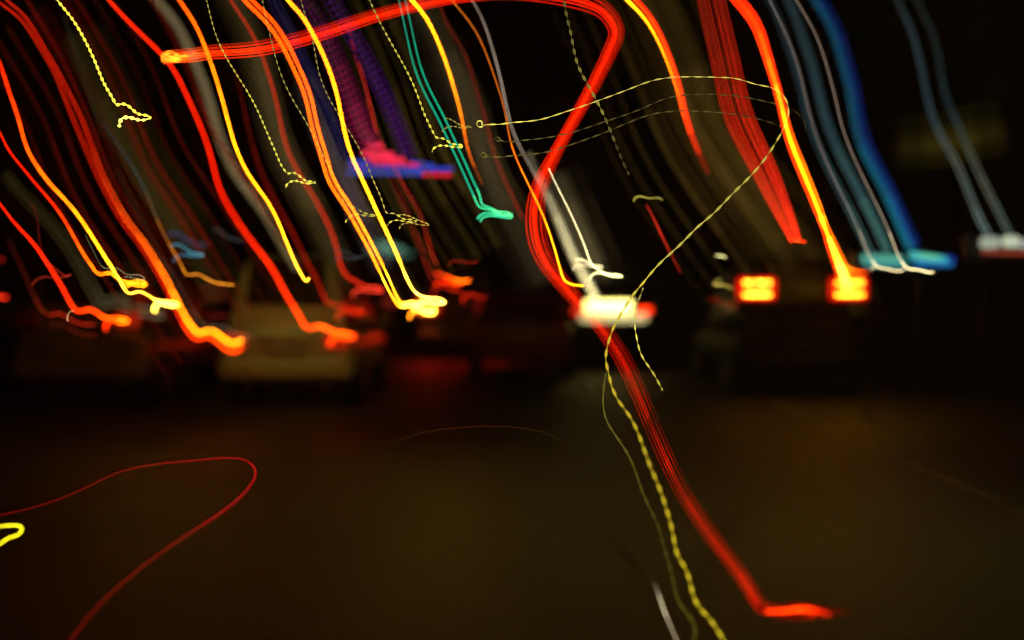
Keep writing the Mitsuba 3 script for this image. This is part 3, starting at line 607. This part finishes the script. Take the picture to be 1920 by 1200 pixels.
trail('orange_light_trail', 'short orange streak curling over the right barred tail lamp', [(1581, 499), (1592, 507), (1608, 512), (1622, 511)], [(0, 10), (1, 6)], 13.0, [(0, YO), (1, OR)], pieces=3)
LA = [(1434, -20), (1443, 0), (1473, 63), (1497, 127), (1513, 193), (1530, 253), (1560, 327), (1590, 388), (1616, 446), (1636, 490), (1645, 500), (1662, 504), (1680, 508), (1694, 506)]
trail('grey_light_trail', 'thin grey brown trail over the broad teal haze band, left of two', LA, [(0, 5.5), (.85, 5), (.95, 8), (1, 7)], [(0, 8.8), (1, 9.6)], [(0, (.08, .062, .048)), (.5, (.08, .06, .05)), (.8, (.10, .08, .065)), (.9, (.8, .65, .32)), (1, (.7, .55, .25))], pieces=10)
LB = [(1482, -20), (1493, 0), (1527, 60), (1550, 123), (1567, 187), (1580, 240), (1600, 293), (1650, 397), (1673, 450), (1692, 493), (1702, 503), (1723, 506), (1738, 510), (1750, 510)]
trail('grey_light_trail', 'thin grey brown trail just left of the blue one, right of two', LB, [(0, 5.5), (.85, 5.5), (.95, 8), (1, 8)], [(0, 8.9), (1, 9.4)], [(0, (.10, .07, .05)), (.5, (.11, .08, .06)), (.8, (.18, .14, .10)), (.9, (1.0, .8, .38)), (1, (.9, .75, .35))], pieces=10)
trail('cream_light_trail', 'small cream hook where the left grey brown trail ends', [(1633, 506), (1638, 501), (1646, 500)], 6, 9.9, [(0, (.5, .4, .2)), (1, (.6, .5, .25))], pieces=1)
bundle('teal_light_band', 'broad dim teal band at right left of the blue trail',
       [(1450, -20), (1462, 0), (1490, 70), (1513, 140), (1529, 205), (1548, 262), (1583, 335), (1612, 392), (1640, 450), (1652, 478)], [-21, -14, 8, 14, 20], [[(0, 6), (1, 8)]] * 5, [(0, 11), (1, 11.8)],
       [dim([(0, (.010, .019, .022)), (.5, (.012, .028, .032)), (.8, (.018, .048, .046)), (1, (.03, .09, .075))], f) for f in (.8, .9, 1, 1.15, .9)], pieces=5)
bundle('blue_light_trail', 'bright blue trail at right falling into the blue sign', [(1518, -20), (1530, 0), (1560, 53), (1580, 113), (1597, 180), (1608, 240), (1627, 293), (1657, 350), (1683, 407), (1710, 465)], [-8, -2, 4, 10, 16],
       [[(0, 6), (1, 9)]] * 5, [(0, 10.5), (1, 11.7)], [dim([(0, (.006, .05, .085)), (.3, (.006, .055, .10)), (.6, (.006, .085, .135)), (1, (.010, .17, .24))], 0.42), dim([(0, (.008, .09, .16)), (.5, (.008, .095, .15)), (1, (.012, .20, .30))], 0.42),
        dim([(0, (.004, .03, .09)), (.5, (.003, .025, .08)), (1, (.005, .06, .17))], 1), [(0, (.001, .006, .035)), (1, (.002, .014, .07))], [(0, (.001, .004, .035)), (1, (.001, .006, .05))]], pieces=5)
bundle('grey_light_band', 'dim broken blue grey trail at far right, left of two', [(1676, -20), (1683, 0), (1700, 37), (1717, 83), (1730, 140), (1740, 187), (1757, 240), (1790, 300), (1826, 385), (1853, 440)], [-4, 4], [[(0, 6), (1, 9)]] * 2, [(0, 10.5), (1, 11.7)],
       [[(0, (.010, .014, .013)), (.2, (.014, .024, .028)), (.4, (.011, .021, .024)), (.55, (.016, .028, .033)), (.7, (.042, .046, .034)), (.8, (.034, .043, .038)), (1, (.06, .09, .08))]] * 2, pieces=9)
bundle('grey_light_band', 'dim broken blue grey trail at far right, right of two', [(1713, -20), (1722, 7), (1747, 60), (1763, 127), (1777, 190), (1793, 227), (1820, 290), (1862, 377), (1893, 440)], [-4, 4], [[(0, 6), (1, 9)]] * 2, [(0, 10.5), (1, 11.7)],
       [[(0, (.007, .009, .007)), (.3, (.006, .011, .012)), (.5, (.007, .014, .016)), (.65, (.02, .026, .024)), (.72, (.048, .044, .026)), (1, (.03, .044, .04))]] * 2, pieces=8)
trail('red_light_trail', 'short dull red slash in the dark right of the loop', [(1212, 384), (1222, 402), (1241, 442), (1260, 480), (1276, 512)], [(0, 4), (.5, 7), (1, 4)], 8.8, [(0, (.25, .01, .004)), (.4, (.42, .014, .006)), (1, (.12, .004, .002))], pieces=4)

# purple neon glow streaks
NB = [[(555, -20), (565, 0), (600, 52), (632, 122), (657, 182), (677, 235), (697, 270)], [(610, -20), (625, 5), (654, 54), (684, 104), (714, 163), (741, 224), (767, 292)], [(505, -20), (515, 5), (540, 55), (567, 112), (600, 176), (626, 238), (652, 300)]]
mg = [(0, (.03, .004, .022)), (.4, (.09, .006, .036)), (.7, (.20, .008, .045)), (1, (.30, .012, .065))]
bundle('purple_light_band', 'beaded magenta band of strands falling into the neon sign', NB[0], [-20, -10, 0, 9, 18], 6, [(0, 8.6), (1, 9.6)], [dim(mg, .45), dim(mg, 1), dim(mg, 1.3), dim(mg, 1.0), dim(mg, .4)], pieces=4, bead=(13, .15))
pg = [(0, (.022, .004, .030)), (.5, (.036, .005, .065)), (1, (.040, .005, .075))]
bundle('purple_light_band', 'beaded violet band of strands right of the magenta one', NB[1], [-14, -5, 4, 13], 6, [(0, 8.6), (1, 9.6)], [dim(pg, .7), dim(pg, 1.5), dim(pg, 1.2), dim(pg, .6)], pieces=4, bead=(13, .15))
bg_ = [(0, (.012, .008, .030)), (.5, (.010, .008, .045)), (1, (.008, .008, .05))]
bundle('blue_light_band', 'dim indigo band left of the magenta one', NB[2], [-9, 0, 9], 5, [(0, 8.8), (1, 9.8)], [dim(bg_, .7), dim(bg_, 1.2), dim(bg_, .8)], pieces=3, bead=(12, .55))
trail('faint_red_trail', 'thin red trail between the magenta and violet bands', [(655, 55), (669, 111), (681, 147), (696, 207), (717, 273), (736, 308), (759, 351), (791, 412), (812, 481), (826, 507)], 4.5, [(0, 9.5), (1, 10.5)], [(0, (.18, .006, .01)), (.3, (.5, .02, .01)), (.5, (.35, .012, .008)), (.8, (.22, .012, .006)), (1, (.5, .02, .004))], pieces=7)
trail('faint_red_trail', 'dull red trail that ends at the red streaks beside the silver car', [(700, 250), (732, 330), (758, 388), (784, 452), (802, 500), (813, 527)], 5, [(0, 11), (1, 12)], [(0, (.03, .004, .003)), (.5, (.16, .012, .006)), (1, (.3, .01, .003))], pieces=5)
trail('faint_red_trail', 'dim red trail between the golden and brown orange ones', [(826, 10), (840, 48), (870, 99), (891, 162), (909, 219), (927, 288), (954, 354), (980, 409)], 5, [(0, 9.6), (1, 10)], [(0, (.07, .005, .002)), (.5, (.12, .006, .002)), (1, (.2, .008, .003))], pieces=4)
trail('red_light_trail', 'red orange streak with a double start right of the bright yellow ones', [(817, 513), (836, 518), (856, 526), (872, 527), (881, 526)], 6.5, 11.5, [(0, (1.2, .03, .003)), (.6, OG), (1, (3, .3, .01))], pieces=4)
trail('red_light_trail', 'red orange curl just below the double started streak', [(816, 534), (824, 529), (842, 530), (868, 529)], 6.5, 11.8, [(0, RD), (1, OR)], pieces=3)
trail('red_light_trail', 'dull red hooked streak above the silver car', [(811, 550), (817, 541), (830, 537), (848, 542), (864, 544)], 5.5, 12, [(0, (.3, .008, .002)), (1, (.8, .02, .003))], pieces=3)
trail('red_light_trail', 'lowest dull red hooked streak beside the maroon car', [(868, 566), (870, 557), (880, 553), (895, 556), (910, 557)], 5.5, 12, [(0, (1.0, .02, .003)), (1, (.35, .008, .002))], pieces=3)
trail('faint_red_trail', 'thin dim red arch over the red streaks', [(841, 497), (846, 491), (858, 489), (878, 492), (895, 490)], 3, 9.5, [(0, (.2, .008, .003)), (1, (.25, .01, .003))], pieces=2)

# small things at left
trail('orange_light_trail', 'thin orange brown trail with a blue grey upper part and flat end',
      [(192, 228), (216, 264), (240, 300), (266, 345), (284, 385), (300, 424), (324, 469), (342, 502), (353, 516), (366, 514), (390, 524), (414, 532), (438, 534)], [(0, 3), (.4, 4), (1, 6)], [(0, 9.2), (1, 9.6)], [(0, (.012, .018, .022)), (.35, (.025, .035, .045)), (.5, (.16, .05, .01)), (.7, (.5, .14, .008)), (1, (.9, .28, .015))], pieces=8)
trail('cyan_light_trail', 'small cyan hooked squiggle above the thin orange brown trail', [(322, 462), (333, 458), (346, 465), (360, 473), (378, 477), (382, 478), (366, 480), (344, 478), (330, 482), (326, 491)], 5, 9.8, [(0, (.03, .13, .17)), (.5, (.04, .2, .26)), (1, (.02, .06, .10))], pieces=4)
trail('blue_light_trail', 'faint dark blue squiggle over the small cyan one', [(316, 441), (328, 437), (345, 447), (362, 456), (378, 460), (384, 458)], 9, 12, [(0, (.015, .02, .05)), (1, (.018, .03, .06))], pieces=2)
trail('grey_light_trail', 'faint grey squiggle left of the long red trail', [(400, 433), (410, 431), (422, 441), (440, 449), (458, 452)], 5, 11, [(0, (.03, .035, .03)), (1, (.02, .025, .03))], pieces=2)
trail('grey_light_trail', 'faint blue grey dotted curl under the deep red trail', [(628, 468), (640, 470), (660, 478), (676, 483), (680, 481), (660, 486), (640, 482), (627, 492)], 3, 9.6, [(0, (.05, .055, .05)), (1, (.05, .06, .07))], pieces=2, bead=(9, 0.10))
trail('dotted_yellow_trail', 'tiny pale dots strung beside the yellow hooked end at left', [(160, 440), (168, 457), (180, 481), (198, 503), (216, 502), (237, 514), (268, 519), (271, 522), (250, 521), (234, 520)], 2.6, 7.6, [(0, (.05, .045, .02)), (.5, (.2, .18, .08)), (1, (.3, .27, .12))], pieces=3, bead=(6.5, .25))
trail('faint_red_trail', 'thin red bird shaped curl at the left edge', [(58, 380), (72, 430), (92, 494), (98, 499), (114, 512), (130, 517), (133, 515), (118, 520), (90, 519), (69, 524), (61, 535)], 2.8, 8.4, [(0, (.05, .003, .001)), (.4, (.1, .005, .002)), (.55, (.3, .02, .012)), (1, (.2, .01, .004))], pieces=5)
trail('faint_red_trail', 'dull red wavy streak low at the left edge', [(15, 450), (40, 500), (64, 555), (84, 586), (94, 591), (105, 588), (135, 601), (158, 608), (177, 608)], [(0, 3), (1, 6)], 10.5, [(0, (.04, .004, .001)), (.5, (.10, .006, .002)), (.7, (.4, .015, .004)), (1, (.3, .01, .003))], pieces=6)
trail('faint_red_trail', 'lowest dull red wavy streak at left on the green car', [(92, 611), (110, 608), (135, 618), (155, 627), (178, 628)], 4, 11, [(0, (.06, .004, .002)), (1, (.16, .008, .003))], pieces=2)
trail('cream_light_trail', 'tiny cream arc over the dull red wavy streak', [(127, 602), (127, 592), (131, 585), (140, 583)], 2.6, 7.8, [(0, (.6, .5, .25)), (1, (.2, .12, .04))], pieces=2)
bundle('grey_light_trail', 'dim olive double trail at left bending into pale streaks on the green car', [(10, 325), (25, 346), (82, 406), (127, 460), (160, 517), (181, 556), (191, 567), (215, 563), (240, 574), (270, 584), (306, 590)], [-7, 7], [[(0, 6), (.7, 6), (1, 10)]] * 2, [(0, 13), (1, 14.2)],
       [[(0, (.02, .015, .004)), (.5, (.032, .024, .008)), (.72, (.05, .042, .018)), (.85, (.10, .085, .04)), (1, (.06, .05, .025))]] * 2, pieces=6, conv=[(0, .7), (.7, 1), (1, .8)])
trail('red_light_trail', 'red blurred end dot at the left edge, lower of two', [(-12, 556), (0, 557), (12, 558)], 13, 13, [(0, (.8, .02, .004)), (1, (1.0, .03, .006))], pieces=1)
trail('red_light_trail', 'faint red blurred end dot at the left edge, upper of two', [(-12, 486), (4, 487)], 12, 14, [(0, (.22, .006, .003)), (1, (.22, .006, .003))], pieces=1)
for (x, y, n) in ((395, 541, 'top'), (400, 560, 'second'), (410, 594, 'lowest')):
    trail('faint_red_trail', f'dim short red dash right of the double trail, {n} of three', [(x - 22, y + 2), (x - 5, y - 2), (x + 20, y)], 6, 13, [(0, (.05, .004, .002)), (1, (.13, .006, .003))], pieces=1)

trail('grey_light_trail', 'thin grey trail that ends in a pale wave over the tall olive car',
      [(120, 30), (152, 130), (186, 230), (226, 330), (275, 430), (328, 525), (368, 596), (384, 612), (408, 612), (440, 626), (468, 632)], [(0, 4), (.85, 4), (1, 7)], [(0, 10), (1, 12.5)], [(0, (.012, .011, .005)), (.5, (.016, .014, .007)), (.85, (.035, .03, .015)), (.95, (.11, .09, .045)), (1, (.13, .11, .06))], pieces=6)
trail('cream_light_trail', 'tiny cream dash above the left barred tail lamp', [(1343, 479), (1351, 480), (1360, 482)], 6, 10, [(0, (.25, .2, .06)), (.5, (.9, .8, .3)), (1, (.3, .24, .07))], pieces=1)
trail('yellow_light_trail', 'small dim yellow curl left of the left barred tail lamp', [(1352, 524), (1342, 527), (1338, 533), (1348, 534), (1362, 536), (1374, 541)], 6, 10, [(0, (.14, .10, .02)), (.5, (.5, .38, .07)), (1, (.2, .13, .02))], pieces=3)
trail('faint_red_trail', 'dull red wisp under the left barred tail lamp', [(1330, 560), (1345, 564), (1362, 570), (1385, 573)], 6, 12, [(0, (.12, .004, .002)), (1, (.18, .005, .002))], pieces=1)

trail('red_light_trail', 'wide dim red cord added as the glow around the fat tip at lower right', [(1405, 1118), (1440, 1146), (1490, 1146), (1540, 1146), (1590, 1148)], [(0, 22), (.5, 64), (1, 26)], 4.1, [(0, (.12, .002, .0004)), (.5, (.16, .003, .0004)), (1, (.04, .002, .0004))], pieces=8)  # wide dim cord added as a halo round the red tip

# lower left
trail('red_light_loop', 'thin dark red loop alone on the dark road at lower left',
      [(-14, 969), (0, 966), (67, 950), (126, 930), (180, 905), (225, 885), (270, 874), (324, 867), (382, 862), (441, 859), (466, 866), (479, 884), (468, 912), (432, 948), (360, 997), (270, 1060), (211, 1110), (157, 1168), (128, 1206)],
      5.5, [(0, 6.4), (.5, 6.4), (.75, 5.0), (1, 4.3)], [(0, (.10, .001, .001)), (.25, (.13, .001, .001)), (.5, (.28, .002, .004)), (.57, (.32, .002, .005)), (.75, (.13, .002, .002)), (1, (.12, .002, .001))], pieces=12)
trail('faint_red_trail', 'barely visible red arc on the road in the middle', [(740, 830), (790, 812), (860, 802), (920, 799), (980, 803), (1030, 815), (1060, 832)], 3, 7.4, [(0, (.018, .008, .002)), (.5, (.06, .008, .002)), (1, (.018, .008, .002))], pieces=7)
trail('yellow_light_loop', 'bright lemon yellow curl cut by the left edge', [(-22, 992), (0, 987), (22, 985), (41, 990), (38, 999), (18, 1008), (0, 1020), (-14, 1026)], [(0, 8), (.5, 13), (1, 11)], 5.2, [(0, (.8, .68, .01)), (.5, (1.1, .95, .015)), (1, (.9, .8, .01))], pieces=3)

def swath(lab, pts, offs, c, pieces=4, far=(20, 7), dense=0.42):
    """A soft swath of very many dim cords, too many to tell apart: one part."""
    k = tag(key('dim_light_swath'), lab, 'light swath', None, 'stuff')
    q = np.array(pts, float)
    rng = np.random.default_rng(len(lab))
    a = np.linalg.norm(np.diff(q, axis=0), axis=1)
    sl = np.concatenate([[0], np.cumsum(a)])
    u = np.linspace(0, sl[-1], 40)
    cc = make_interp_spline(sl, q, k=3)(u)
    tn = np.gradient(cc, axis=0)
    tn /= np.linalg.norm(tn, axis=1, keepdims=True)
    side = np.stack([tn[:, 1], -tn[:, 0]], 1)
    half = (max(offs) - min(offs)) / 2 + 16
    n = int(half * dense) + 5
    groups = [[] for _ in range(pieces)]
    for i in range(n):
        o = half * np.clip(rng.normal() * 0.55, -1.4, 1.4)
        z = far[0] + far[1] * rng.random()
        p = np.array([at(x, y, z) for x, y in cc + side * o])
        r = np.full(40, (0.35 + 0.75 * rng.random()) / F * z)
        fr = frames(p)
        cuts = np.linspace(0, 39, pieces + 1).astype(int)
        for j in range(pieces):
            groups[j].append(tube(p, r, cuts[j], cuts[j + 1], 5, fr))
    for j, g in enumerate(groups):
        f = (0.55, 1.0, 1.15, 0.6)[j * 4 // pieces] * 4.0
        put(f'{k}__{j + 1:03d}', trimesh.util.concatenate(g), 'glow_body', True, emitter=emit([x * f for x in c], 0.1))


# broad dim background glow, imitated by swaths of glowing cords
for lab, pts, offs, c in (
        ('broad dim brown swath behind the red band and the yellow trail', [(1215, -20), (1255, 60), (1290, 150), (1330, 250), (1390, 340), (1460, 430), (1530, 520), (1585, 600)], [-44, -22, 0, 22, 44], (.022, .0125, .0022)),
        ('dim olive swath between the deep red trail and the twin orange one', [(430, -20), (470, 60), (500, 160), (530, 270), (575, 360), (625, 460), (655, 530)], [-9, 9], (.026, .018, .006)),
        ('dim olive swath at left behind the small cyan squiggle', [(150, 60), (200, 170), (250, 270), (310, 370), (370, 460), (420, 560)], [-28, 0, 28], (.012, .0085, .0018)),
        ('dim lilac grey swath between the twin orange and the brightest yellow trail', [(575, 150), (600, 230), (640, 320), (690, 430), (722, 505)], [-8, 8], (.024, .017, .017)),
        ('dim olive smear across the two broken grey bands at far right', [(1685, 268), (1740, 264), (1800, 254), (1880, 238)], [-14, 14], (.017, .013, .0016)),  # glowing cords stand in for a dimly lit building front
        ('dim warm swath above the glaring van light', [(1040, 330), (1070, 400), (1105, 480), (1140, 560)], [-20, 20], (.035, .027, .012)),
        ('dim grey swath in the centre left of the big red loop', [(770, -20), (830, 90), (880, 200), (920, 320), (970, 430), (1020, 530)], [-14, 14], (.020, .015, .007))):
    swath(lab, pts, offs, c)
swath('many hair thin faint red streaks behind the trails at left', [(150, -30), (205, 60), (262, 170), (305, 280), (368, 380), (430, 480), (490, 570)], [-230, 230], (.042, .002, .0006), 5, (8.5, 1.5), 0.055)
swath('many hair thin faint olive streaks behind the trails in the centre', [(640, -30), (690, 70), (735, 180), (775, 290), (835, 400), (890, 490)], [-190, 190], (.018, .012, .0022), 5, (9.5, 2), 0.09)
swath('many hair thin faint brown streaks at right between loop and red band', [(1150, -30), (1190, 60), (1225, 150), (1265, 250), (1325, 350), (1395, 450), (1450, 530)], [-110, 110], (.018, .010, .0018), 5, (9.5, 2), 0.10)

# ------------------------------------------------------------------ a thin haze added to put halos round the lights
scene['haze_air'] = {'type': 'homogeneous', 'albedo': rgb(.95, .95, .95), 'sigma_t': 0.0024}
scene['haze'] = {'type': 'cube', 'to_world': TF().translate([0, 420, 8]).scale([410, 490, 9]), 'bsdf': {'type': 'null'}, 'interior': {'type': 'ref', 'id': 'haze_air'}}
scene['camera']['medium'] = {'type': 'ref', 'id': 'haze_air'}
tag('haze', 'thin haze added for the glow round the lights', None, None, 'stuff')
